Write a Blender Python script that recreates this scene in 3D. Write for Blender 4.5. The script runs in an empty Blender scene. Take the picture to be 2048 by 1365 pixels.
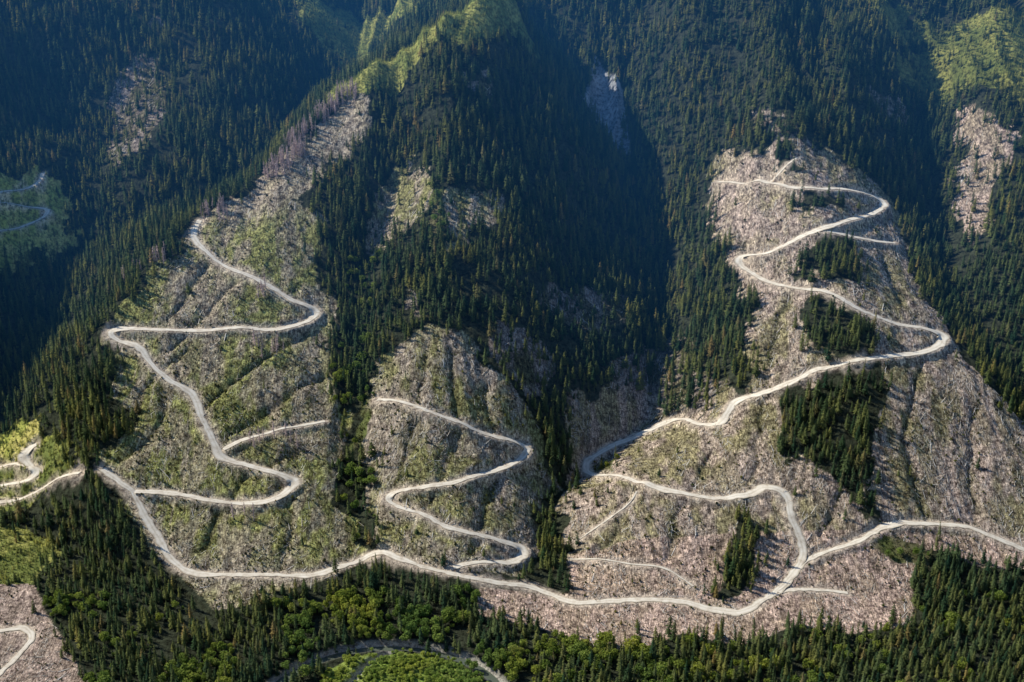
import bpy, math, random
import numpy as np
from mathutils import Vector
rng = np.random.default_rng(7); random.seed(7)
scene = bpy.context.scene
col = scene.collection
# ---------------------------------------------------------------- camera
CAM = np.array([0.0, -1371.0, 1000.0]); P = math.radians(26.0); TH = 0.36
cd = bpy.data.cameras.new("camera"); cam = bpy.data.objects.new("camera", cd)
col.objects.link(cam); cam.location = CAM; cam.rotation_euler = (math.pi/2-P, 0, 0)
cd.lens = 50; cd.sensor_width = 36; cd.clip_end = 30000; cd.clip_start = 5
scene.camera = cam
scene.view_settings.view_transform = 'Standard'; scene.view_settings.look = 'None'
scene.view_settings.exposure = 0
# ---------------------------------------------------------------- light
EL = math.radians(39); hx, hy = -0.90, 0.436
sd = Vector((hx*math.cos(EL), hy*math.cos(EL), math.sin(EL)))
sl = bpy.data.lights.new("sun", 'SUN'); so = bpy.data.objects.new("sun", sl); col.objects.link(so)
sl.energy = 5.0; sl.angle = math.radians(0.5); sl.color = (1.0, 0.95, 0.82)
so.rotation_euler = sd.to_track_quat('Z', 'Y').to_euler(); so.location = (-1500, 1200, 2500)
w = bpy.data.worlds.new("World"); scene.world = w; w.use_nodes = True
nt = w.node_tree; bg = nt.nodes['Background']; sk = nt.nodes.new('ShaderNodeTexSky')
sk.sky_type = 'NISHITA'; sk.sun_disc = False; sk.sun_elevation = EL
sk.sun_rotation = math.atan2(hx, hy); sk.altitude = 1500; sk.dust_density = 0.2; sk.ozone_density = 3.5
nt.links.new(sk.outputs[0], bg.inputs[0]); bg.inputs[1].default_value = 0.10
# ---------------------------------------------------------------- noise
def vn(x, y, seed=0):
    x = np.asarray(x, float); y = np.asarray(y, float)
    xi = np.floor(x).astype(np.int64); yi = np.floor(y).astype(np.int64)
    fx = x-xi; fy = y-yi; fx = fx*fx*(3-2*fx); fy = fy*fy*(3-2*fy)
    def h(a, b):
        n = (a*374761393 + b*668265263 + seed*144269504) & 0xffffffff
        n = ((n ^ (n >> 13))*1274126177) & 0xffffffff
        n = n ^ (n >> 16)
        return (n & 0xffff)/65535.0
    return ((h(xi, yi)*(1-fx)+h(xi+1, yi)*fx)*(1-fy)+(h(xi, yi+1)*(1-fx)+h(xi+1, yi+1)*fx)*fy)*2-1
def fbm(x, y, o=4, seed=0):
    s = 0; a = 1.0; t = 0
    for i in range(o):
        s = s+a*vn(x*2**i, y*2**i, seed+i*17); t += a; a *= .5
    return s/t
# ---------------------------------------------------------------- terrain
def rays(px):
    px = np.asarray(px, float)
    dx = (px[:, 0]-1024)/1024*TH; dy = (682.5-px[:, 1])/1024*TH
    return np.stack([dx, math.cos(P)+dy*math.sin(P), -math.sin(P)+dy*math.cos(P)], 1)
def base(x, y):
    s = 38.0
    return 0.45*s*np.logaddexp(0, y/s)
def cast(px, f, t0=1000, t1=5200, n=900):
    d = rays(px); ts = np.linspace(t0, t1, n)
    X = CAM[None, None]+d[:, None, :]*ts[None, :, None]
    g = X[..., 2]-f(X[..., 0], X[..., 1])
    k = np.argmax(g < 0, 1); k = np.where((g < 0).any(1), k, n-1); k = np.maximum(k, 1)
    i = np.arange(len(px)); a = g[i, k-1]; b = g[i, k]
    r = np.clip(a/(a-b+1e-9), 0, 1)
    t = ts[k-1]+(ts[k]-ts[k-1])*r
    q = CAM[None]+d*t[:, None]
    return q
def pl(px): return cast(px, base)[:, :2]
def segdist(x, y, L):
    best = np.full(x.shape, 1e9); sg = np.zeros(x.shape); par = np.zeros(x.shape)
    n = len(L)-1
    for i in range(n):
        a = L[i]; b = L[i+1]; ex, ey = b-a; l2 = ex*ex+ey*ey
        t = np.clip(((x-a[0])*ex+(y-a[1])*ey)/l2, 0, 1)
        qx = x-a[0]-t*ex; qy = y-a[1]-t*ey; d = np.hypot(qx, qy)
        m = d < best
        best = np.where(m, d, best); sg = np.where(m, np.sign(ex*(y-a[1])-ey*(x-a[0])), sg)
        par = np.where(m, (i+t)/n, par)
    return best, sg, par
gul = [  # polyline, depth top, depth bottom, width
 (pl([(1150,-40),(1270,150),(1325,330),(1335,500),(1300,680),(1180,800),(1115,900),(1110,1040),(1090,1170)]), 215, 26, 170, 42),
 (pl([(790,330),(720,520),(700,650),(695,800),(700,950),(715,1090)]), 55, 14, 80, 34),
 (pl([(1840,40),(1880,300),(1900,480),(1975,650),(2070,790)]), 80, 30, 110, 55),
 (pl([(1180,330),(1120,500),(1090,700)]), 40, 20, 60, 50),
]
drains = [pl(q) for q in ([(420,520),(340,640),(290,665)],[(610,650),(500,730),(405,810)],[(650,720),(550,800),(450,880)],[(470,560),(380,650),(330,700)],
 [(600,890),(480,960),(400,1100)],[(370,700),(300,760),(262,850)],[(560,960),(590,1060),(560,1140)],[(330,790),(300,880),(240,920)],
 [(860,700),(830,850),(800,960)],[(970,770),(1000,900),(940,1110)],[(900,720),(920,850),(860,1010)],
 [(1580,590),(1545,700),(1520,860),(1500,960)],[(1840,720),(1800,900),(1850,1050)],[(1950,820),(1930,950),(1950,1050)],
 [(1270,970),(1235,1050),(1160,1110)],[(1420,880),(1370,1000),(1330,1120)],[(1690,960),(1640,1080)],[(1470,400),(1500,480)],[(1760,520),(1800,620)])]
ribs = [
 (pl([(1010,-20),(930,150),(880,400),(900,620)]), 130, 12, 150, 110),
 (pl([(1520,-40),(1580,250),(1640,480),(1700,740),(1690,900)]), 75, 20, 150, 150),
 (pl([(900,660),(900,850),(920,1100)]), 14, 8, 100, 100),
]
def sst(a, b, x):
    t = np.clip((x-a)/(b-a), 0, 1); return t*t*(3-2*t)
def face(x, y):
    x = np.asarray(x, float); y = np.asarray(y, float)
    z = base(x, y)
    up = sst(-10, 200, y); up2 = sst(450, 1000, y)
    z = z + up*(fbm(x/200, y/300, 2, 3)*(12+42*up2)) + up*(vn(x/58, y/260, 9)*(4+19*up2)) - up*np.abs(vn(x/38+.4*vn(x/60, y/60, 6), y/210, 12))*(4+20*up2)
    for L, d0, d1, w0, w1 in gul:
        d, s, p = segdist(x, y, L); dd = d0+(d1-d0)*p; ww = w0+(w1-w0)*p
        z = z-dd*np.exp(-(d/ww)**1.3)
    for L, d0, d1, w0, w1 in ribs:
        d, s, p = segdist(x, y, L); dd = d0+(d1-d0)*p; ww = w0+(w1-w0)*p
        z = z+dd*np.exp(-(d/ww)**1.3)
    return z
def smax(a, b, k):
    h = np.clip(.5+.5*(a-b)/k, 0, 1); return b+(a-b)*h+k*h*(1-h)
ridge = cast([(1000,-10),(915,40),(830,92),(708,165),(560,325),(390,440),(300,545),(215,655),(190,770),(190,940),(240,1040),(330,1140)], face)[:, :2]
crest = ridge[:4].copy()
ridge = np.vstack([ridge[0]+np.array([500., 1800.]), ridge])
def H(x, y):
    x = np.asarray(x, float); y = np.asarray(y, float)
    z = face(x, y)
    d, s, p = segdist(x, y, ridge); dl = np.where(s < 0, d, 0)
    dl = np.sqrt(dl*dl+8**2)-8
    z = z-0.80*dl
    s2 = -(x+600)*.55+(y-350)*.835
    q = x*.835+y*.55
    zb = .66*40*np.logaddexp(0, s2/40)
    zb = zb+sst(0, 250, s2)*(64*np.sin(q/105+1.3*vn(s2/300, q/300, 5))+fbm(x/150, y/150, 3, 21)*44)
    zb = zb*sst(1.0, 0.0, (x-500)/600.)
    fl = 3+3*fbm(x/60, y/60, 2, 8)
    z = smax(z, zb, 14); z = smax(z, fl, 10)
    return z
def on_face(px): return cast(px, face)
def on_all(px): return cast(px, H)
# ---------------------------------------------------------------- roads
def smoothpath(p, step=3.0):
    p = np.asarray(p, float); q = []
    for i in range(len(p)-1):
        a = p[max(i-1, 0)]; b = p[i]; c = p[i+1]; d = p[min(i+2, len(p)-1)]
        for t in np.linspace(0, 1, 12, endpoint=False):
            q.append(.5*((2*b)+(-a+c)*t+(2*a-5*b+4*c-d)*t*t+(-a+3*b-3*c+d)*t**3))
    q.append(p[-1]); q = np.array(q)
    L = np.r_[0, np.cumsum(np.hypot(*np.diff(q, axis=0).T))]
    s = np.arange(0, L[-1], step)
    return np.stack([np.interp(s, L, q[:, 0]), np.interp(s, L, q[:, 1])], 1)
RD = [
 ("f",4.2,"pale gravel logging road zigzagging down a clear-cut ridge",[(400,440),(386,470),(410,500),(455,535),(520,562),(580,598),(626,617),(628,634),(600,648),(540,660),(480,654),(420,660),(330,660),(240,658),(222,668),(240,683),(275,693),(300,725),(340,760),(385,790),(405,840),(430,885),(445,915),(490,930),(550,945),(587,962),(570,985),(530,1003),(480,1007),(400,997),(330,985),(268,984)]),
 ("f",4.3,"wide pale gravel haul road along the foot of the slope",[(205,938),(235,962),(265,985),(290,1030),(320,1080),(350,1125),(385,1145),(450,1150),(540,1150),(625,1150),(680,1133),(750,1107),(800,1118),(860,1138),(920,1150),(990,1165),(1050,1180),(1090,1205),(1150,1213),(1230,1203),(1310,1200),(1370,1205),(1420,1220),(1480,1225),(1530,1200),(1570,1165),(1600,1130),(1650,1105),(1720,1080),(1780,1050),(1850,1047),(1920,1052),(1980,1070),(2048,1100),(2120,1130)]),
 ("f",2.8,"short pale dirt spur branching off the gravel road",[(447,900),(480,882),(540,865),(600,852),(650,843)]),
 ("f",3.8,"pale gravel switchback road through a grey clear-cut",[(755,800),(800,803),(850,820),(900,838),(950,860),(1000,875),(1045,890),(1051,908),(1030,925),(980,945),(920,962),(860,972),(790,985),(776,1000),(800,1015),(850,1030),(900,1055),(960,1070),(1010,1085),(1040,1095),(1045,1110),(1020,1125),(960,1125),(905,1136)]),
 ("f",4.5,"long gravel switchback road climbing the steep clear-cut",[(1435,365),(1490,368),(1540,366),(1580,375),(1640,378),(1700,380),(1745,392),(1765,408),(1750,425),(1710,437),(1660,452),(1610,470),(1570,490),(1530,507),(1487,513),(1482,530),(1510,550),(1550,568),(1600,577),(1650,582),(1700,608),(1750,632),(1800,650),(1860,660),(1885,672),(1880,690),(1850,703),(1780,712),(1700,723),(1640,738),(1580,765),(1520,788),(1470,805),(1440,845),(1400,848),(1350,840),(1300,860),(1240,885),(1190,912),(1172,933),(1190,950),(1240,952),(1300,970),(1360,985),(1430,997),(1490,990),(1530,975),(1570,990),(1580,1030),(1600,1080),(1605,1115),(1580,1155),(1555,1185)]),
 ("f",4.0,"short dead-end dirt spur on the upper slope",[(1790,487),(1740,480),(1690,470),(1640,462)]),
 ("f",1.5,"narrow dirt track climbing into the upper cut",[(1540,366),(1565,338),(1600,312)]),
 ("f",2.6,"short pale spur across pinkish slash",[(1545,1192),(1580,1180),(1640,1180),(1700,1187)]),
 ("f",1.2,"faint overgrown skid trail across the slope",[(1140,1122),(1190,1118),(1260,1128),(1330,1137),(1390,1175)]),
 ("f",1.0,"faint skid trail curving up the slope",[(1150,1085),(1200,1050),(1255,1010),(1275,980)]),
 ("a",3.6,"gravel road looping through young green regrowth",[(-60,975),(0,972),(50,962),(70,945),(60,932),(0,935),(-60,945)]),
 ("a",4.2,"pale dirt pull-out beside the looping road",[(62,934),(50,912),(75,885)]),
 ("a",4.2,"gravel haul road crossing the side valley",[(-60,1010),(0,1005),(50,995),(110,960),(160,945)]),
 ("a",3.2,"gravel road curving through low slash",[(-60,1270),(0,1262),(45,1255),(62,1275),(40,1305),(0,1345),(-40,1390)]),
 ("a",3.0,"grassy pale track on a regrowing slope",[(-60,392),(0,385),(70,370),(85,345)]),
 ("a",2.6,"grassy pale track across regrowth",[(-60,400),(0,405),(60,415),(95,425),(40,455),(0,462),(-60,470)]),
]
roads = []
for kind, hw, lab, px in RD:
    q = (on_face if kind == "f" else on_all)(px)[:, :2]
    pth = smoothpath(q); z = H(pth[:, 0], pth[:, 1])
    k = np.hanning(11); k /= k.sum(); zp = np.pad(z, 5, mode='edge'); z = np.convolve(zp, k, 'valid')
    hd = np.unwrap(np.arctan2(*np.gradient(pth, axis=0).T[::-1])); cv = np.abs(np.gradient(hd)); k = np.hanning(13); k /= k.sum()
    cv = np.convolve(np.pad(cv, 6, mode='edge'), k, 'valid')
    hwv = hw*(1+np.clip(cv*3.4, 0, .9)); roads.append((pth, z, hwv, lab))
# ---------------------------------------------------------------- zones (plan polygons)
def poly(px, k='f'): return (on_face if k == 'f' else on_all)(px)[:, :2]
CUTL = poly([(690,195),(630,250),(555,330),(440,412),(390,437),(330,525),(262,610),(214,655),(222,720),(245,770),(255,830),(222,890),(203,935),(240,1000),(290,1080),(360,1150),(400,1195),(520,1190),(640,1165),(740,1120),(715,1040),(680,960),(690,880),(662,800),(675,720),(660,620),(640,540),(625,440),(580,410),(625,370),(700,300),(745,240),(730,190)])
CUTM = poly([(790,690),(860,645),(930,680),(980,740),(1020,790),(1080,860),(1095,930),(1100,1010),(1060,1080),(1055,1160),(900,1145),(760,1115),(735,1040),(715,960),(712,880),(730,800),(750,740)])
P1 = poly([(830,305),(880,345),(860,405),(825,465),(765,500),(720,460),(765,390),(785,340)])
P2 = poly([(905,388),(995,383),(995,425),(940,475),(875,505),(880,430)])
P3 = poly([(1050,575),(1180,570),(1250,600),(1240,655),(1120,650)])
CUTR = poly([(1150,800),(1230,755),(1300,790),(1330,835),(1400,835),(1430,800),(1500,770),(1480,680),(1495,600),(1460,520),(1425,440),(1408,330),(1450,290),(1520,310),(1570,285),(1640,290),(1700,330),(1775,378),(1800,440),(1812,500),(1835,590),(1895,645),(1925,720),(1990,790),(2060,850),(2130,900),(2130,1150),(2048,1140),(1940,1130),(1860,1090),(1830,1130),(1825,1250),(1700,1272),(1600,1255),(1480,1300),(1370,1275),(1250,1310),(1130,1280),(1060,1260),(950,1230),(955,1175),(1060,1200),(1140,1195),(1130,1100),(1110,1000),(1150,930),(1150,870)])
STRIP = poly([(1895,230),(1960,205),(2005,212),(2025,250),(1990,400),(1965,475),(1920,465),(1905,400),(1915,320)])
LEAVE = [poly(q) for q in ([(1555,870),(1550,790),(1620,760),(1700,730),(1765,725),(1765,800),(1740,880),(1755,990),(1700,975),(1640,940),(1585,930)],
 [(1622,585),(1690,605),(1750,655),(1745,705),(1660,722),(1622,680)], [(1600,495),(1640,472),(1700,490),(1715,575),(1640,562),(1600,535)],
 [(1622,385),(1685,385),(1685,428),(1622,428)], [(1460,1080),(1480,1040),(1512,1060),(1512,1130),(1480,1190),(1435,1200)],
 [(1560,300),(1600,330),(1590,350),(1550,340)],[(1715,1000),(1775,1000),(1765,1050),(1725,1045)],
 [(650,560),(710,540),(745,700),(728,860),(728,960),(750,1060),(745,1095),(700,1085),(672,960),(682,880),(660,780)],
 [(1095,860),(1150,880),(1120,960),(1135,1080),(1130,1180),(1065,1175),(1075,1080),(1108,1000)])]
BUSH = [poly([(1735,1085),(1790,1068),(1850,1085),(1860,1130),(1790,1125)]), poly([(700,790),(735,790),(725,870),(695,900)]), poly([(1195,925),(1230,915),(1235,945),(1200,945)]), poly([(870,360),(900,370),(865,480),(840,500)])]
ROCK = poly([(1190,105),(1225,150),(1245,180),(1262,310),(1205,260),(1163,195)])
SP = [poly([(270,100),(330,120),(335,200),(290,290),(240,330),(205,300),(225,170)],'a'), poly([(300,30),(340,30),(330,60),(300,60)],'a'),poly([(940,145),(990,150),(985,190),(940,185)])]
SPF = [P3, poly([(1740,180),(1800,190),(1820,240),(1780,260)]), poly([(850,640),(790,600),(800,560),(840,590)]), poly([(1200,760),(1230,700),(1330,670),(1400,720),(1470,760),(1430,830),(1320,835),(1280,790)]), poly([(1000,640),(1080,660),(1100,760),(1060,800),(1000,740)]), poly([(1500,210),(1540,205),(1620,280),(1540,300),(1500,260)])]
REGA = [poly([(600,-40),(850,-40),(835,35),(770,75),(705,150),(640,90),(600,40)],'a'), poly([(-60,330),(60,335),(120,350),(150,480),(110,520),(-60,530)],'a'),
 poly([(-60,830),(90,835),(165,900),(150,940),(110,975),(-60,1040)],'a'), poly([(-60,1050),(60,1050),(110,1110),(60,1180),(-60,1170)],'a')]
REGF = [poly([(1780,100),(1880,75),(2130,65),(2130,215),(2040,205),(1900,205),(1820,180)]), poly([(1690,-30),(1790,10),(1900,60),(2130,50),(2130,70),(1880,75),(1780,60)])]
REGB = poly([(600,1440),(655,1345),(700,1318),(750,1306),(800,1304),(860,1312),(920,1330),(965,1360),(1010,1430),(1060,1560),(520,1560)],'a')
CUTB = poly([(-60,1160),(70,1170),(105,1250),(160,1330),(190,1420),(-60,1420)],'a')
PARK = poly([(380,1150),(560,1160),(540,1200),(430,1225)],'a')
RIV = smoothpath(poly([(480,1440),(550,1366),(615,1325),(680,1302),(740,1291),(810,1289),(870,1298),(930,1316),(985,1350),(1040,1430)],'a'))
RIV2 = smoothpath(poly([(670,1420),(705,1358),(735,1325),(775,1303),(800,1292)],'a'))
YL = on_face([(560, 440)])[0, 1]
def inside(x, y, pg):
    r = np.zeros(x.shape, bool)
    m = (x > pg[:, 0].min()) & (x < pg[:, 0].max()) & (y > pg[:, 1].min()) & (y < pg[:, 1].max())
    X = x[m]; Y = y[m]; c = np.zeros(X.shape, bool); n = len(pg)
    for i in range(n):
        x1, y1 = pg[i]; x2, y2 = pg[(i+1) % n]
        if y1 == y2: continue
        c ^= ((y1 > Y) != (y2 > Y)) & (X < (x2-x1)*(Y-y1)/(y2-y1)+x1)
    r[m] = c; return r
Z_FOR, Z_L, Z_M, Z_R, Z_S, Z_SP, Z_REG, Z_ROCK, Z_BUSH, Z_ISL, Z_B = range(11)
def zone(x, y):
    x0, y0 = x, y
    am = 25*sst(20, 120, y)+4
    x = x+am*fbm(x0/28, y0/34, 4, 31); y = y+am*fbm(x0/28, y0/34, 4, 47)
    z = np.zeros(x.shape, int)
    for g in SP+SPF: z[inside(x, y, g)] = Z_SP
    for g in REGA+REGF: z[inside(x, y, g)] = Z_REG
    d, s, p = segdist(x, y, crest); z[(d < np.where(s < 0, 60, 38+20*(1-p)))] = Z_REG
    z[inside(x, y, REGB)] = Z_ISL
    z[inside(x, y, CUTB)] = Z_B
    z[inside(x, y, PARK)] = Z_L
    z[inside(x, y, STRIP)] = Z_S
    z[inside(x, y, CUTL)] = Z_L
    z[inside(x, y, CUTM)] = Z_M
    z[inside(x, y, P1)] = Z_M; z[inside(x, y, P2)] = Z_M
    z[inside(x, y, CUTR)] = Z_R
    for g in LEAVE: z[inside(x, y, g)] = Z_FOR
    for g in BUSH: z[inside(x, y, g)] = Z_BUSH
    z[inside(x0, y0, ROCK)] = Z_ROCK
    return z
# ---------------------------------------------------------------- terrain grid
def axis(a0, a1, f0, f1, h, g):
    v = list(np.arange(f0, f1, h)); s = h; x = v[0]; lo = []
    while x > a0: s = min(s*g, 60); x -= s; lo.append(x)
    s = h; x = v[-1]; hi = []
    while x < a1: s = min(s*g, 60); x += s; hi.append(x)
    return np.array(lo[::-1]+v+hi)
gx = axis(-3200, 3200, -820, 860, 2.2, 1.03); gy = axis(-1800, 5200, -330, 1100, 2.2, 1.02)
GX, GY = np.meshgrid(gx, gy)
Z = H(GX, GY)
rough = sst(-20, 60, GY)
Z = Z + (fbm(GX/28, GY/28, 3, 61)*1.8+vn(GX/9, GY/11, 77)*.85-np.abs(vn(GX/12+vn(GX/60, GY/60, 4)+GY/60, GY/110, 79))*2.2+vn(GX/4.6, GY/5, 83)*.75)*rough
dd_ = np.full(Z.shape, 99.)
sub = (GY > 0) & (GY < 1100) & (np.abs(GX) < 900); sx_, sy_ = GX[sub], GY[sub]; best = np.full(sx_.shape, 99.)
wx = sx_+9*fbm(sx_/30, sy_/30, 3, 301); wy = sy_+9*fbm(sx_/30, sy_/30, 3, 305)
for L in drains: best = np.minimum(best, segdist(wx, wy, L)[0])
dd_[sub] = best
Z -= 5.0*np.exp(-(dd_/6)**1.2)
rdist = np.full(Z.shape, 60.0); rz = Z.copy()
def stamp(path, zz, dist, zt, R, hw):
    hw = np.broadcast_to(hw, (len(path),))
    for (x, y), z0, h0 in zip(path, zz, hw):
        i0, i1 = np.searchsorted(gx, (x-R, x+R)); j0, j1 = np.searchsorted(gy, (y-R, y+R))
        if i1 <= i0 or j1 <= j0: continue
        d = np.hypot(GX[j0:j1, i0:i1]-x, GY[j0:j1, i0:i1]-y)-h0
        s = dist[j0:j1, i0:i1]; m = d < s
        s[m] = d[m]; zt[j0:j1, i0:i1][m] = z0
for pth, z, hw, lab in roads: stamp(pth, z, rdist, rz, 22, hw)
bl = 1-sst(1.3, 8.0+3*fbm(GX/18, GY/18, 2, 401), rdist)
Z = Z*(1-bl)+(rz-.4)*bl
vdist = np.full(Z.shape, 60.0); tmp = Z.copy()
stamp(RIV, np.zeros(len(RIV)), vdist, tmp, 40, 5); stamp(RIV2, np.zeros(len(RIV2)), vdist, tmp, 40, 1.5)
vb = 1-sst(-2, 6, vdist); Z = Z*(1-vb)+(-1.5)*vb
def interp(A, x, y):
    i = np.clip(np.searchsorted(gx, x)-1, 0, len(gx)-2); j = np.clip(np.searchsorted(gy, y)-1, 0, len(gy)-2)
    fx = np.clip((x-gx[i])/(gx[i+1]-gx[i]), 0, 1); fy = np.clip((y-gy[j])/(gy[j+1]-gy[j]), 0, 1)
    return (A[j, i]*(1-fx)+A[j, i+1]*fx)*(1-fy)+(A[j+1, i]*(1-fx)+A[j+1, i+1]*fx)*fy
ZN = zone(GX.ravel(), GY.ravel()).reshape(GX.shape)
C = np.zeros(GX.shape+(3,)); C[:] = (.045, .052, .034)
n1 = fbm(GX/14, GY/34, 4, 91)*.5+.5; n2 = fbm(GX/70, GY/110, 3, 95)*.5+.5
def mixc(m, a, b, t):
    a = np.array(a); b = np.array(b); C[m] = a[None]*(1-t[m][:, None])+b[None]*t[m][:, None]
t1 = np.clip((n1-.38)*4.5, 0, 1); t2 = np.clip((n2-.36)*4, 0, 1); tg = np.clip(t1*(.45+.7*t2)+.25*t2, 0, 1)
mixc(ZN == Z_L, (.40, .335, .26), (.28, .285, .105), np.clip(tg*1.15+.1, 0, 1)*(1-sst(YL-30, YL+60, GY)*.8))
mixc(ZN == Z_M, (.41, .345, .28), (.28, .27, .12), tg)
mixc(ZN == Z_R, (.47, .375, .315), (.30, .265, .15), tg)
lowR = (ZN == Z_R) & (GY < 70); mixc(lowR, (.56, .42, .345), (.44, .335, .25), t1)
mixc(ZN == Z_S, (.46, .36, .30), (.32, .26, .19), t1)
mixc(ZN == Z_SP, (.28, .235, .20), (.10, .095, .05), t1)
mixc(ZN == Z_REG, (.17, .20, .06), (.33, .33, .10), t1)
farL_lit = (ZN == Z_REG) & (GX < -550) & (GY > 250); mixc(farL_lit, (.36, .38, .09), (.56, .50, .16), t1)  # far-left regrowth coloured lighter to imitate sunlight on a shaded slope
farR = (ZN == Z_REG) & (GX > 400); mixc(farR, (.13, .15, .045), (.25, .25, .075), t1)
mixc(ZN == Z_ISL, (.20, .28, .06), (.26, .32, .08), t1)
mixc(ZN == Z_BUSH, (.12, .14, .05), (.16, .15, .08), t1)
mixc(ZN == Z_ROCK, (.42, .43, .45), (.26, .275, .30), t1)
mixc(ZN == Z_B, (.43, .335, .28), (.33, .26, .21), t1)
def over(amount, c):
    global C
    a = amount[..., None]; C = C*(1-a)+np.array(c)*a
cutm = np.isin(ZN, [Z_L, Z_M, Z_R])
er = np.clip((np.abs(vn(GX/8+1.5*vn(GX/50, GY/50, 14), GY/80, 15))*-1+.12)*8, 0, 1)*np.clip(fbm(GX/60, GY/60, 2, 19)*2, 0, 1)
over(er*cutm*.7, (.60, .50, .41))
er2 = np.clip((np.abs(vn(GX/7+GY/50+vn(GX/40, GY/40, 24), GY/80, 25))*-1+.09)*10, 0, 1)
over(er2*cutm*.55, (.11, .09, .06))
blot = np.clip((fbm(GX/11, GY/16, 3, 501)-.25)*5, 0, 1); over(blot*cutm*.5, (.10, .085, .07))
over(np.exp(-(dd_/4)**2)*cutm*.8*np.clip(n1*1.6-.2, 0, 1), (.06, .065, .035))
over((1-sst(.5, 2+14*n1*n1*2, rdist))*.88, (.60, .50, .40))
over((1-sst(0, 7, vdist))*.85, (.54, .51, .45))
deb = np.isin(ZN, [Z_L, Z_M, Z_R, Z_S, Z_SP, Z_B]).astype(float)
ny, nx = Z.shape
co = np.stack([GX, GY, Z], -1).reshape(-1, 3).astype(np.float32)
idx = np.arange(nx*ny).reshape(ny, nx)
quads = np.stack([idx[:-1, :-1], idx[:-1, 1:], idx[1:, 1:], idx[1:, :-1]], -1).reshape(-1, 4)
def mk(name, co, faces, smooth=False, attrs=None, mats=()):
    me = bpy.data.meshes.new(name); co = np.asarray(co, np.float32); faces = np.asarray(faces, np.int32)
    k = faces.shape[1]; me.vertices.add(len(co)); me.vertices.foreach_set('co', co.ravel())
    me.loops.add(faces.size); me.loops.foreach_set('vertex_index', faces.ravel())
    me.polygons.add(len(faces)); me.polygons.foreach_set('loop_start', np.arange(0, faces.size, k, dtype=np.int32))
    me.polygons.foreach_set('loop_total', np.full(len(faces), k, np.int32))
    if smooth: me.polygons.foreach_set('use_smooth', np.ones(len(faces), bool))
    for m in mats: me.materials.append(m)
    me.update(calc_edges=True)
    for n, (ty, arr) in (attrs or {}).items():
        a = me.attributes.new(n, ty, 'POINT')
        key = {'FLOAT': 'value', 'INT': 'value', 'FLOAT_VECTOR': 'vector', 'FLOAT_COLOR': 'color'}[ty]
        a.data.foreach_set(key, np.asarray(arr).ravel())
    return me
# ---------------------------------------------------------------- materials
def newmat(n):
    m = bpy.data.materials.new(n); m.use_nodes = True; t = m.node_tree; t.nodes.clear()
    o = t.nodes.new('ShaderNodeOutputMaterial'); return m, t, o
def N(t, ty, **k):
    n = t.nodes.new(ty)
    for a, b in k.items(): setattr(n, a, b)
    return n
def noise(t, co, scale, detail=4, rough=.6):
    n = N(t, 'ShaderNodeTexNoise'); n.inputs['Scale'].default_value = scale; n.inputs['Detail'].default_value = detail
    n.inputs['Roughness'].default_value = rough; t.links.new(co, n.inputs['Vector']); return n.outputs['Fac']
def ramp(t, f, pts):
    r = N(t, 'ShaderNodeValToRGB'); e = r.color_ramp.elements
    e[0].position, e[0].color = pts[0][0], (*pts[0][1], 1); e[1].position, e[1].color = pts[-1][0], (*pts[-1][1], 1)
    for p, c in pts[1:-1]:
        x = e.new(p); x.color = (*c, 1)
    t.links.new(f, r.inputs[0]); return r.outputs[0]
def mul(t, a, b, f=1.0, mode='MULTIPLY'):
    m = N(t, 'ShaderNodeMix', data_type='RGBA', blend_type=mode)
    if isinstance(f, float): m.inputs[0].default_value = f
    else: t.links.new(f, m.inputs[0])
    t.links.new(a, m.inputs[6]); t.links.new(b, m.inputs[7]); return m.outputs[2]
mg, t, o = newmat("ground_cover")
pos = N(t, 'ShaderNodeNewGeometry').outputs['Position']
ca = N(t, 'ShaderNodeAttribute', attribute_name='cover').outputs['Color']
da = N(t, 'ShaderNodeAttribute', attribute_name='debris').outputs['Fac']
a = noise(t, pos, .15, 5, .78); b = noise(t, pos, 1.1, 2, .6)
c1 = mul(t, ca, ramp(t, a, [(.38, (.30, .28, .29)), (.5, (.95, .94, .94)), (.64, (1.45, 1.43, 1.38))]))
mp = N(t, 'ShaderNodeMapping'); mp.inputs['Scale'].default_value = (.7, .13, .16); mp.inputs['Rotation'].default_value = (0, 0, .35)
t.links.new(pos, mp.inputs[0]); s1 = noise(t, mp.outputs[0], 1.0, 2, .7)
mp2 = N(t, 'ShaderNodeMapping'); mp2.inputs['Scale'].default_value = (.3, .8, .4); mp2.inputs['Rotation'].default_value = (0, 0, .5)
t.links.new(pos, mp2.inputs[0]); s2 = noise(t, mp2.outputs[0], 1.0, 2, .7)
st = mul(t, ramp(t, s1, [(.40, (.52, .5, .5)), (.52, (1, 1, 1)), (.64, (1.55, 1.55, 1.55))]), ramp(t, s2, [(.38, (.68, .67, .68)), (.5, (1, 1, 1)), (.64, (1.35, 1.35, 1.35))]))
c2 = mul(t, c1, st, da)
c3 = mul(t, c2, ramp(t, b, [(.35, (.65, .65, .65)), (.65, (1.3, 1.3, 1.3))]))
bp = N(t, 'ShaderNodeBump'); bp.inputs['Strength'].default_value = 1.0; bp.inputs['Distance'].default_value = 1.8
t.links.new(noise(t, pos, .3, 4, .75), bp.inputs['Height'])
d = N(t, 'ShaderNodeBsdfDiffuse'); t.links.new(c3, d.inputs[0]); t.links.new(bp.outputs[0], d.inputs['Normal']); t.links.new(d.outputs[0], o.inputs[0])
mr, t, o = newmat("road_gravel")
pos = N(t, 'ShaderNodeNewGeometry').outputs['Position']
cc = ramp(t, noise(t, pos, .10, 5, .75), [(.3, (.52, .44, .35)), (.5, (.72, .65, .55)), (.72, (.82, .77, .68))])
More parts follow.
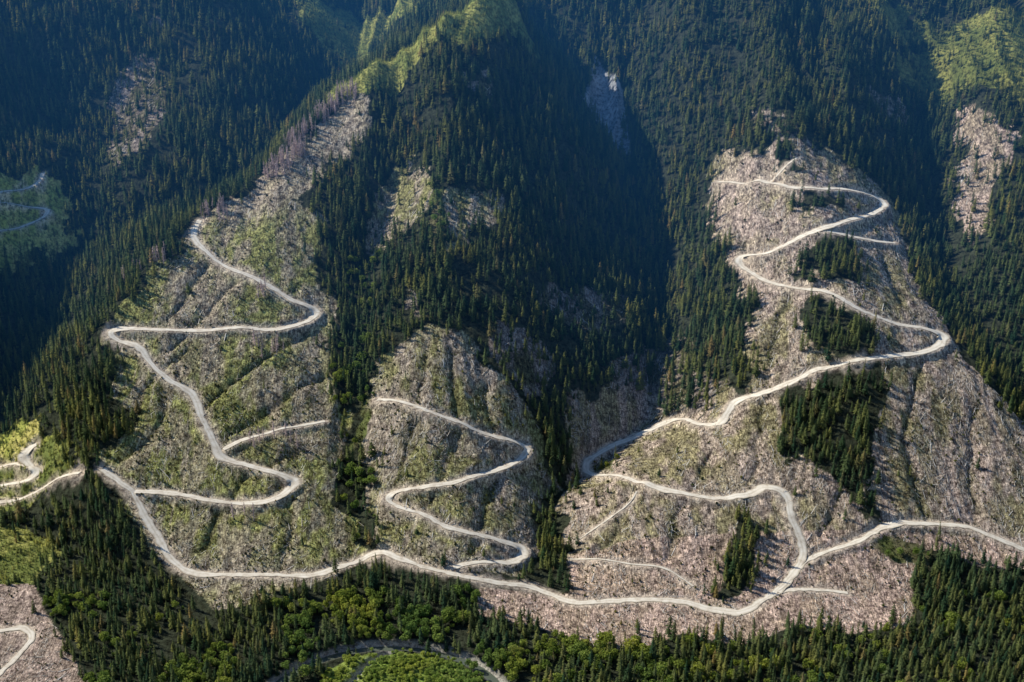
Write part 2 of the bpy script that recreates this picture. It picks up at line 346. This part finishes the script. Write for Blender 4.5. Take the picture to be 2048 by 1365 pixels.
tr = N(t, 'ShaderNodeAttribute', attribute_name='across').outputs['Fac']
rr = ramp(t, tr, [(0, (.66, .62, .54)), (.18, (1, 1, 1)), (.33, (1.06, 1.06, 1.06)), (.5, (.88, .87, .84)), (.67, (1.06, 1.06, 1.06)), (.82, (1, 1, 1)), (1, (.66, .62, .54))])
cc = mul(t, cc, rr)
d = N(t, 'ShaderNodeBsdfDiffuse'); t.links.new(cc, d.inputs[0]); t.links.new(d.outputs[0], o.inputs[0])
def foliage(name, c_lo, c_hi, trans=.25, warm=(.09, .07, .035)):
    m, t, o = newmat(name)
    rnd = N(t, 'ShaderNodeObjectInfo').outputs['Random']
    pos = N(t, 'ShaderNodeNewGeometry').outputs['Position']
    c = ramp(t, rnd, [(0, c_lo), (.45, tuple((a+b)/2 for a, b in zip(c_lo, c_hi))), (.93, c_hi), (1, warm)])
    c = mul(t, c, ramp(t, noise(t, pos, .8, 1, .6), [(.3, (.55, .55, .55)), (.7, (1.45, 1.45, 1.45))]))
    c = mul(t, c, ramp(t, noise(t, pos, .012, 2, .5), [(.35, (.72, .88, 1.0)), (.65, (1.3, 1.18, .92))]))
    d = N(t, 'ShaderNodeBsdfDiffuse'); tl = N(t, 'ShaderNodeBsdfTranslucent'); mx = N(t, 'ShaderNodeMixShader'); mx.inputs[0].default_value = trans
    t.links.new(c, d.inputs[0]); t.links.new(c, tl.inputs[0]); t.links.new(d.outputs[0], mx.inputs[1]); t.links.new(tl.outputs[0], mx.inputs[2])
    t.links.new(mx.outputs[0], o.inputs[0]); return m
m_con = foliage("conifer_needles", (.030, .064, .036), (.165, .18, .065), .28, (.22, .17, .08))
m_brd = foliage("broadleaf_leaves", (.15, .21, .045), (.28, .33, .075), .4, (.32, .34, .09))
m_thk = foliage("thicket_leaves", (.26, .33, .06), (.40, .44, .10), .35, (.44, .45, .14))
m_yng = foliage("young_needles", (.17, .205, .06), (.32, .33, .10), .3, (.38, .36, .13))
m_shr = foliage("shrub_leaves", (.03, .04, .02), (.20, .21, .06), .15, (.22, .17, .08))
def simple(name, c1, c2, sc=1.0):
    m, t, o = newmat(name); pos = N(t, 'ShaderNodeNewGeometry').outputs['Position']
    c = ramp(t, noise(t, pos, sc, 3, .6), [(.3, c1), (.7, c2)])
    d = N(t, 'ShaderNodeBsdfDiffuse'); t.links.new(c, d.inputs[0]); t.links.new(d.outputs[0], o.inputs[0]); return m
m_bark = simple("bark", (.07, .055, .045), (.14, .11, .09))
m_dead = simple("dead_wood", (.40, .29, .28), (.62, .49, .46))
ms, t, o = newmat("weathered_logs")
ta = N(t, 'ShaderNodeAttribute', attribute_name='tint').outputs['Color']
d = N(t, 'ShaderNodeBsdfDiffuse'); t.links.new(ta, d.inputs[0]); t.links.new(d.outputs[0], o.inputs[0])
mw, t, o = newmat("river_water")
pr = N(t, 'ShaderNodeBsdfPrincipled'); pr.inputs['Base Color'].default_value = (.10, .12, .09, 1); pr.inputs['Roughness'].default_value = .4
pos = N(t, 'ShaderNodeNewGeometry').outputs['Position']
bp = N(t, 'ShaderNodeBump'); bp.inputs['Strength'].default_value = .5; bp.inputs['Distance'].default_value = .4
t.links.new(noise(t, pos, .5, 4, .7), bp.inputs['Height']); t.links.new(bp.outputs[0], pr.inputs['Normal']); t.links.new(pr.outputs[0], o.inputs[0])
# ---------------------------------------------------------------- ground object
rgba = np.concatenate([C, np.ones(C.shape[:2]+(1,))], -1).astype(np.float32)
me = mk("ground", co, quads, True, {'cover': ('FLOAT_COLOR', rgba), 'debris': ('FLOAT', (deb*sst(1, 5, rdist)).astype(np.float32))}, (mg,))
g = bpy.data.objects.new("ground", me); col.objects.link(g); g["kind"] = "structure"; g["label"] = "steep mountainside terrain with clear-cut slopes and forest floor"; g["category"] = "mountainside"
def ribbon(name, path, z, hw, mat, label, cat, zo=0.0, wob=.0):
    tn = np.gradient(path, axis=0); tn /= np.linalg.norm(tn, axis=1)[:, None]+1e-9
    nn = np.stack([-tn[:, 1], tn[:, 0]], 1); n = len(path); m = 7
    off = np.linspace(-1, 1, m); V = []
    s = np.arange(n)
    for k, q in enumerate(off):
        sgn = 7.7*np.sign(q)
        wv = hw*(1+wob*vn(s*.10, s*0+sgn+path[0, 0], 5)+wob*.8*vn(s*.45, s*0+sgn+path[0, 1], 8))
        p = path+nn*(q*wv)[:, None]
        V.append(np.c_[p, z+zo-(.12 if k in (0, m-1) else 0)])
    V = np.stack(V, 1).reshape(-1, 3)
    I = np.arange(n*m).reshape(n, m)
    F = np.stack([I[:-1, :-1], I[1:, :-1], I[1:, 1:], I[:-1, 1:]], -1).reshape(-1, 4)[:, ::-1]
    ac = np.tile(np.linspace(0, 1, m), n).astype(np.float32)
    me = mk(name, V, F, True, {'across': ('FLOAT', ac)}, (mat,))
    ob = bpy.data.objects.new(name, me); col.objects.link(ob); ob["kind"] = "structure"; ob["label"] = label; ob["category"] = cat
    return ob
for i, (pth, z, hw, lab) in enumerate(roads): ribbon("logging_road", pth, z, hw, mr, lab, "road", .15+.012*i, .45)
ribbon("river", RIV, np.zeros(len(RIV)), 5.2, mw, "narrow dark green river curving around a wooded bend", "river", -.3, .25)
ribbon("river", RIV2, np.zeros(len(RIV2)), 2.2, mw, "shallow side channel between pale gravel bars", "river", -.33, .2)
# ---------------------------------------------------------------- templates
def conifer(seed, tiers=13, bl=9, wid=.15, gap=0.0):
    r = np.random.default_rng(seed); V = []; F = []
    z0 = r.uniform(.06, .14); lean = r.uniform(-.01, .01, 2)
    for i in range(tiers):
        f = i/(tiers-1); z = z0+(0.95-z0)*f**.92
        rad = wid*(1-z)**.66*r.uniform(.8, 1.15)+.01
        a0 = r.uniform(0, 6.28)
        for k in range(bl):
            if r.random() < gap: continue
            a = a0+6.283*k/bl+r.uniform(-.25, .25); R = rad*r.uniform(.65, 1.25); dr = R*r.uniform(.2, .5)
            zz = z+r.uniform(-.012, .012); hw = .36
            c = len(V); ax = lean*z
            V += [(ax[0], ax[1], zz+.035), (R*.6*math.cos(a-hw)+ax[0], R*.6*math.sin(a-hw)+ax[1], zz-dr*.6), (R*math.cos(a)+ax[0], R*math.sin(a)+ax[1], zz-dr*.75), (R*.6*math.cos(a+hw)+ax[0], R*.6*math.sin(a+hw)+ax[1], zz-dr*.6)]
            F += [(c, c+1, c+2), (c, c+2, c+3)]
    c = len(V); V += [(.01, 0, .92), (-.008, .009, .92), (-.008, -.009, .92), (0, 0, 1.0)]; F += [(c, c+1, c+3), (c+1, c+2, c+3), (c+2, c, c+3)]
    return np.array(V), np.array(F)
def tube(pts, rads, n=5):
    V = []; F = []
    pts = [np.array(p, float) for p in pts]
    for i, p in enumerate(pts):
        dd = pts[min(i+1, len(pts)-1)]-pts[max(i-1, 0)]; dd /= np.linalg.norm(dd)
        u = np.cross(dd, (0.3, 1, 0.1)); u /= np.linalg.norm(u); v = np.cross(dd, u)
        for k in range(n):
            a = 6.283*k/n; V.append(p+rads[i]*(u*math.cos(a)+v*math.sin(a)))
    for i in range(len(pts)-1):
        for k in range(n):
            a = i*n+k; b = i*n+(k+1) % n; F += [(a, b, b+n), (a, b+n, a+n)]
    return np.array(V), np.array(F)
def join(parts):
    V = []; F = []; c = 0
    for v, f in parts: V.append(v); F.append(np.asarray(f)+c); c += len(v)
    return np.vstack(V), np.vstack(F)
def broad(seed, lobes=7, leaves=60, ls=.075):
    r = np.random.default_rng(seed); V = []; F = []; limbs = [tube([(0, 0, -.05), (0.01, 0, .3), (0, .01, .6)], [.03, .022, .012])]
    for i in range(lobes):
        a = r.uniform(0, 6.28); q = r.uniform(.05, .27); c = np.array([q*math.cos(a), q*math.sin(a), r.uniform(.35, .8)]); R = r.uniform(.15, .26)
        limbs.append(tube([(0, 0, .25), c*.6+np.array([0, 0, .12]), c], [.014, .01, .005], 4))
        for k in range(leaves):
            n = r.normal(size=3); n /= np.linalg.norm(n); n[2] = n[2]*.9; p = c+n*R*r.uniform(.75, 1.1)
            m = n+r.normal(size=3)*.5; m /= np.linalg.norm(m); u = np.cross(m, r.normal(size=3)); u /= np.linalg.norm(u); v = np.cross(m, u); s = ls*r.uniform(.5, 1.1)
            b = len(V); V += [p+u*s, p+v*s*.8, p-u*s, p-v*s*.8]; F += [(b, b+1, b+2), (b, b+2, b+3)]
    return (np.array(V), np.array(F)), join(limbs)
def dead(seed):
    r = np.random.default_rng(seed); parts = [tube([(0, 0, -.03), (.006, 0, .5), (0, .01, 1.0)], [.02, .015, .005])]
    for i in range(44):
        z = r.uniform(.15, .97); a = r.uniform(0, 6.28); l = .12*(1-z)**.6*r.uniform(.5, 1.2)+.02
        parts.append(tube([(0, 0, z), (l*math.cos(a), l*math.sin(a), z-.3*l)], [.010, .006], 3))
    return join(parts)
trunkVF = tube([(0, 0, -.06), (.003, 0, .45), (0, 0, .94)], [.016, .011, .003], 6)
NV = 8
con_crown = []; con_full = []
trunk_me = mk("trunk", *trunkVF, mats=(m_bark,))
for i in range(NV):
    vf = conifer(100+i, 11+i % 3, 8, [.21, .17, .22, .16, .19, .24, .18, .14][i], [.0, .1, .05, .2, .05, .12, .0, .35][i])
    con_crown.append(mk("crown", *vf, mats=(m_con,)))
    V, F = join([vf, trunkVF]); me = mk("conifer_whole", V, F, mats=(m_con, m_bark))
    mi = np.zeros(len(F), np.int32); mi[len(vf[1]):] = 1; me.polygons.foreach_set('material_index', mi); con_full.append(me)
brd_crown = []; brd_trunk = []; brd_full = []; thk = []
for i in range(5):
    (cv), (lv) = broad(200+i)
    brd_crown.append(mk("crown", *cv, mats=(m_brd,))); brd_trunk.append(mk("trunk", *lv, mats=(m_bark,))); thk.append(mk("thicket", *cv, mats=(m_thk,)))
    V, F = join([cv, lv]); me = mk("broadleaf_whole", V, F, mats=(m_brd, m_bark)); mi = np.zeros(len(F), np.int32); mi[len(cv[1]):] = 1; me.polygons.foreach_set('material_index', mi); brd_full.append(me)
yng = [mk("young", *conifer(300+i, 7, 7, .3), mats=(m_yng,)) for i in range(4)]
shr = [mk("shrub", *broad(400+i, 5, 26, .13)[0], mats=(m_shr,)) for i in range(4)]
dead_me = [mk("dead_tree", *dead(500+i), mats=(m_dead,)) for i in range(4)]
def scatter(name, x, y, z, rot, sc, var, templates, label, cat):
    c = bpy.data.collections.new(name+"_forms")
    for i, m in enumerate(templates):
        o_ = bpy.data.objects.new("%s_form_%02d" % (name, i), m); c.objects.link(o_)
    me = bpy.data.meshes.new(name); me.vertices.add(len(x)); me.vertices.foreach_set('co', np.stack([x, y, z], 1).astype(np.float32).ravel())
    for n, ty, ar, key in (('rot', 'FLOAT_VECTOR', rot, 'vector'), ('scl', 'FLOAT_VECTOR', sc, 'vector'), ('var', 'INT', var, 'value')):
        at = me.attributes.new(n, ty, 'POINT'); at.data.foreach_set(key, np.asarray(ar, np.int32 if ty == 'INT' else np.float32).ravel())
    ob = bpy.data.objects.new(name, me); col.objects.link(ob)
    ng = bpy.data.node_groups.new(name+"_scatter", 'GeometryNodeTree')
    ng.interface.new_socket('Geometry', in_out='INPUT', socket_type='NodeSocketGeometry'); ng.interface.new_socket('Geometry', in_out='OUTPUT', socket_type='NodeSocketGeometry')
    gi = ng.nodes.new('NodeGroupInput'); go = ng.nodes.new('NodeGroupOutput')
    ci = ng.nodes.new('GeometryNodeCollectionInfo'); ci.inputs['Collection'].default_value = c; ci.inputs['Separate Children'].default_value = True; ci.inputs['Reset Children'].default_value = True
    ip = ng.nodes.new('GeometryNodeInstanceOnPoints'); ip.inputs['Pick Instance'].default_value = True
    def na(n, ty):
        q = ng.nodes.new('GeometryNodeInputNamedAttribute'); q.data_type = ty; q.inputs['Name'].default_value = n; return q.outputs[0]
    er = ng.nodes.new('FunctionNodeEulerToRotation'); ng.links.new(na('rot', 'FLOAT_VECTOR'), er.inputs[0])
    ng.links.new(gi.outputs[0], ip.inputs['Points']); ng.links.new(ci.outputs[0], ip.inputs['Instance'])
    ng.links.new(na('var', 'INT'), ip.inputs['Instance Index']); ng.links.new(er.outputs[0], ip.inputs['Rotation']); ng.links.new(na('scl', 'FLOAT_VECTOR'), ip.inputs['Scale'])
    ng.links.new(ip.outputs[0], go.inputs[0])
    md = ob.modifiers.new("scatter", 'NODES'); md.node_group = ng
    ob["kind"] = "stuff"; ob["label"] = label; ob["category"] = cat
    return ob
def project(x, y, z):
    dx = x-CAM[0]; dy = y-CAM[1]; dz = z-CAM[2]
    f = dy*math.cos(P)-dz*math.sin(P); u = dy*math.sin(P)+dz*math.cos(P)
    return 1024+dx/f/TH*1024, 682.5-u/f/TH*1024, f
def hidden(X, Y, z):   # far behind a ridge, unseen even from a step aside
    h = np.zeros(len(X), bool)
    for s in np.linspace(.45, .985, 60):
        px = CAM[0]+(X-CAM[0])*s; py = CAM[1]+(Y-CAM[1])*s; pz = CAM[2]+(z+45-CAM[2])*s
        h |= interp(Z, px, py) > pz
    return h
def cand(h, x0=-1500, x1=1500, y0=-420, y1=3800, jit=0):
    X, Y = np.meshgrid(np.arange(x0, x1, h), np.arange(y0, y1, h)); X = X.ravel()+rng.uniform(-.5, .5, X.size)*h; Y = Y.ravel()+rng.uniform(-.5, .5, X.size)*h
    z = interp(Z, X, Y); u, v, f = project(X, Y, z)
    m = (u > -160) & (u < 2200) & (v > -40) & (v < 1450) & (f > 200)
    X, Y, z, u, v = X[m], Y[m], z[m], u[m], v[m]
    m = ~hidden(X, Y, z); X, Y, z, u, v = X[m], Y[m], z[m], u[m], v[m]
    zn = zone(X+rng.normal(0, 1, len(X))*jit, Y+rng.normal(0, 1, len(X))*jit)
    return X, Y, z, u, v, zn, interp(rdist, X, Y), interp(vdist, X, Y)
def rots(n, tilt=.04):
    return np.stack([rng.normal(0, tilt, n), rng.normal(0, tilt, n), rng.uniform(0, 6.28, n)], 1)
# mature conifers + broadleaf
X, Y, zz, u, v, zn, rd, vd = cand(7.3, jit=8.5)
r = rng.random(len(X)); dens = np.zeros(len(X)); dens[zn == 0] = .95
dens[zn == Z_SP] = .33; dens[zn == Z_BUSH] = .35; dens[np.isin(zn, [Z_L, Z_M, Z_R])] = .012; dens[zn == Z_ISL] = 0.0
dens[zn == Z_REG] = .05; dens[(zn == Z_REG) & (X > 400)] = .22
for g_ in (P1, P2): dens[inside(X, Y, g_) & (zn == Z_M)] = .13
dens[zn == Z_S] = .06
gap = fbm(X/30, Y/30, 3, 131); dens *= np.where((zn == 0), np.clip(1.1-np.clip(gap-.03, 0, 1)*2.0, .15, 1), 1)
gd = segdist(X, Y, gul[1][0])[0]
keep = (r < dens) & (rd > 4.5) & (vd > 1)
south = (interp(rdist, X, Y+11) < 2) | (interp(rdist, X, Y+20) < 1) | (interp(vdist, X, Y+14) < 0)
keep &= ~(south & (rng.random(len(X)) < np.where(Y < 60, .93, .88)))
isl_n = (zone(X, Y+16) == Z_ISL) | (zone(X, Y-3) == Z_ISL); keep &= ~isl_n
X, Y, zz, u, v, zn, gd = [q[keep] for q in (X, Y, zz, u, v, zn, gd)]
pb = np.zeros(len(X)); nb = fbm(X/40, Y/40, 2, 151)
fl = Y < -15; pb[fl] = np.clip(.3+nb[fl]*1.9, 0, .95)
pb = np.maximum(pb, np.where((gd < 26) & (zn == 0) & (Y < 520), .22+nb*.6, 0)); pb[zn == Z_BUSH] = .85
pb = np.where(fl & (u > 1300), pb*.35, pb)
isb = rng.random(len(X)) < pb
hgt = (22+5*vn(X/120, Y/120, 171))*rng.uniform(.42, 1.35, len(X)); hgt[np.isin(zn, [Z_L, Z_M, Z_R, Z_REG])] *= .6
ci_ = np.where(~isb)[0]; dist = np.hypot(np.hypot(X-CAM[0], Y-CAM[1]), zz-CAM[2])
inview = (u > 0) & (u < 2048) & (v > 30) & (v < 1390)
def split(ids, n):
    s = np.where(inview[ids], dist[ids]/hgt[ids], 1e9); o_ = np.argsort(s); return ids[o_[:n]], ids[o_[n:]]
near_c, far_c = split(ci_, 298)
RT = rots(len(X)); SX = (hgt*.75+5)*rng.uniform(.8, 1.35, len(X)); VR = rng.integers(0, 1000, len(X))
scl = np.stack([SX, SX, hgt], 1)
scatter("conifer_forest", X[far_c], Y[far_c], zz[far_c], RT[far_c], scl[far_c], VR[far_c] % NV, con_full, "dense dark green conifer forest covering the mountainside", "forest")
def tree(name, i, trunk, crown, label, cat, group, s3):
    e = bpy.data.objects.new(name, None); col.objects.link(e); e.location = (X[i], Y[i], zz[i]); e.rotation_euler = RT[i]; e.scale = s3
    e.empty_display_size = .1
    for n, m in (("trunk", trunk), ("crown", crown)):
        c = bpy.data.objects.new(n, m); col.objects.link(c); c.parent = e
    e["label"] = label; e["category"] = cat; e["group"] = group
for i in near_c: tree("conifer_tree", i, trunk_me, con_crown[VR[i] % NV], "tall dark green conifer standing in dense mountain forest", "tree", "tall conifers of the mountain forest", scl[i])
bi = np.where(isb)[0]; hb = (hgt*.72)*np.where(zn == Z_BUSH, .5, .85); sb = np.stack([hb*rng.uniform(.9, 1.35, len(X))]*2+[hb], 1)
near_b, far_b = split(bi, 200)
scatter("broadleaf_woodland", X[far_b], Y[far_b], zz[far_b], RT[far_b], sb[far_b], VR[far_b] % 5, brd_full, "bright green broadleaf trees growing in damp gullies", "woodland")
for i in near_b: tree("broadleaf_tree", i, brd_trunk[VR[i] % 5], brd_crown[VR[i] % 5], "rounded bright green broadleaf tree near the river", "tree", "broadleaf trees near the river", sb[i])
# --- young regrowth
X2, Y2, z2, u2, v2, zn2, rd2, vd2 = cand(4.2, jit=4)
k = ((np.isin(zn2, [Z_REG])) & (rng.random(len(X2)) < .62)) & (rd2 > 2)
s = rng.uniform(3, 7.5, k.sum()); n = k.sum()
scatter("young_forest", X2[k], Y2[k], z2[k], rots(n), np.stack([s, s, s*1.1], 1), rng.integers(0, 4, n), yng, "light green young replanted conifers", "young forest")
k = (zn2 == Z_ISL) & (vd2 > 2.5) & (rng.random(len(X2)) < .8); s = rng.uniform(3.5, 8.5, k.sum()); n = k.sum()
scatter("riverside_thicket", X2[k], Y2[k], z2[k], rots(n), np.stack([s*1.1, s*1.1, s*.75], 1), rng.integers(0, 5, n), thk, "bright green thicket inside the river bend", "thicket")
# --- shrubs in the cuts
X3, Y3, z3, u3, v3, zn3, rd3, vd3 = cand(3.4, y1=1400, jit=3)
pd = np.zeros(len(X3)); nn = fbm(X3/26, Y3/30, 3, 201); dr3 = interp(dd_, X3, Y3)
pd[zn3 == Z_L] = .34; pd[zn3 == Z_M] = .26; pd[zn3 == Z_R] = .17; pd[zn3 == Z_BUSH] = .6; pd[zn3 == Z_B] = .1; pd[zn3 == Z_S] = .08
pd = pd*np.clip(1+2.2*nn, .1, 2.5)+(pd > 0)*np.exp(-(dr3/6)**2)*.4
pd *= np.where((zn3 == Z_L), 1-.6*sst(YL-30, YL+60, Y3), 1)
k = (rng.random(len(X3)) < pd) & (rd3 > 1.5); s = rng.uniform(.7, 2.4, k.sum())*np.where(rng.random(k.sum()) < .10, 1.9, 1); n = k.sum()
scatter("undergrowth", X3[k], Y3[k], z3[k]-.15*s, rots(n, .2), np.stack([s, s, s], 1), rng.integers(0, 4, n), shr, "low olive green shrubs among logging debris", "undergrowth")
# --- slash
n = 560000
x = rng.uniform(-800, 900, n); y = rng.uniform(-420, 1150, n)
z3_ = zone(x, y); rd_ = interp(rdist, x, y)
pr_ = np.zeros(len(x)); pr_[z3_ == Z_L] = .10; pr_[z3_ == Z_M] = .21; pr_[z3_ == Z_R] = .27; pr_[z3_ == Z_S] = .38; pr_[z3_ == Z_SP] = .2; pr_[z3_ == Z_B] = .2
cl = fbm(x/18, y/44, 3, 222); pr_ *= np.clip(.5+cl*4.5, .03, 3)
k = (rng.random(len(x)) < pr_) & (rd_ > 1.0); x, y, z3_ = x[k], y[k], z3_[k]; n = len(x)
pref = 1.45+.8*vn(x/90, y/90, 240)
ang = np.where(rng.random(n) < .6, pref+rng.normal(0, .35, n), rng.uniform(0, 3.14, n))
ln = rng.gamma(1.6, 1.8, n)+.9; ln = np.where(rng.random(n) < .08, ln+6, ln); ln = np.minimum(ln, 16)
rad = (.11+ln*.013)*rng.uniform(.6, 1.4, n)
ax = np.cos(ang)*ln/2; ay = np.sin(ang)*ln/2
p0 = np.stack([x-ax, y-ay, interp(Z, x-ax, y-ay)+rad*.6+rng.uniform(0, .6, n)], 1); p1 = np.stack([x+ax, y+ay, interp(Z, x+ax, y+ay)+rad*.6+rng.uniform(0, .6, n)], 1)
d_ = p1-p0; d_ /= np.linalg.norm(d_, axis=1)[:, None]; uu = np.stack([-d_[:, 1], d_[:, 0], 0*x], 1); uu /= np.linalg.norm(uu, axis=1)[:, None]+1e-9; vv = np.cross(uu, d_)
VV = []
for pp, rs in ((p0, 1.0), (p1, .6)):
    for a in (math.pi/2, math.pi*7/6, math.pi*11/6):
        VV.append(pp+(uu*math.cos(a)+vv*math.sin(a))*(rad*rs)[:, None])
VV = np.stack(VV, 1).reshape(-1, 3)
b = (np.arange(n)*6)[:, None]; FF = np.concatenate([b+np.array([[0, 1, 4, 3]]), b+np.array([[1, 2, 5, 4]]), b+np.array([[2, 0, 3, 5]])])
pal = np.array([(.78, .73, .66), (.60, .54, .46), (.44, .36, .29), (.18, .14, .11), (.08, .065, .055), (.84, .82, .79)])
tc = pal[rng.choice(6, n, p=[.28, .24, .14, .10, .09, .15])]*rng.uniform(.8, 1.08, (n, 1)); tc = np.repeat(np.c_[tc, np.ones(n)], 6, 0).astype(np.float32)
me = mk("logging_slash", VV, FF, False, {'tint': ('FLOAT_COLOR', tc)}, (ms,))
ob = bpy.data.objects.new("logging_slash", me); col.objects.link(ob); ob["kind"] = "stuff"; ob["label"] = "weathered grey logs and branches scattered over clear-cut ground"; ob["category"] = "logging debris"
# --- dead trees
DT = []
for cx_, cy_, sx_, sy_, n in ((640, 235, 66, 26, 110), (575, 325, 38, 26, 65), (425, 430, 22, 16, 18), (525, 590, 10, 12, 5), (535, 700, 25, 16, 9), (550, 880, 40, 16, 9), (460, 1020, 60, 20, 5), (300, 520, 60, 8, 14)):
    for _ in range(n):
        a = random.uniform(-1, 1); DT.append((cx_+a*sx_+random.uniform(-12, 12), cy_-a*sx_*.85*(cy_ < 400)+random.uniform(-1, 1)*sy_*(.5 if cy_ < 400 else 1)))
q = on_face(DT); zq = interp(Z, q[:, 0], q[:, 1])
for i in range(len(q)):
    if interp(rdist, q[i:i+1, 0], q[i:i+1, 1])[0] < 1: continue
    o_ = bpy.data.objects.new("dead_tree", dead_me[i % 4]); col.objects.link(o_); o_.location = (q[i, 0], q[i, 1], zq[i]); h = random.uniform(15, 27); o_.scale = (h*1.3, h*1.3, h); o_.rotation_euler = (random.gauss(0, .05), random.gauss(0, .05), random.uniform(0, 6.28))
    o_["label"] = "bare grey dead conifer standing beside the clear-cut"; o_["category"] = "dead tree"; o_["group"] = "standing dead trees on the ridge"
# ---------------------------------------------------------------- haze (blue emission glow in place of light scattered by upper valley air)
mh, t, o = newmat("haze_glow")
vs = N(t, 'ShaderNodeEmission'); vs.inputs['Color'].default_value = (.07, .38, 1.0, 1); vs.inputs['Strength'].default_value = 8e-5
t.links.new(vs.outputs[0], o.inputs['Volume'])
x0, x1, y0, y1, h0, h1 = -3000, 3000, 260, 5000, -60, 1700
V = [(x0, y0, h0), (x1, y0, h0), (x1, y1, h0), (x0, y1, h0), (x0, y0, h1), (x1, y0, h1), (x1, y1, h1), (x0, y1, h1)]
F = [(0, 3, 2, 1), (4, 5, 6, 7), (0, 1, 5, 4), (1, 2, 6, 5), (2, 3, 7, 6), (3, 0, 4, 7)]
ob = bpy.data.objects.new("haze", mk("haze", V, F, mats=(mh,))); col.objects.link(ob); ob["kind"] = "structure"; ob["label"] = "glowing volume imitating blue haze hanging in the mountain valley"; ob["category"] = "haze"
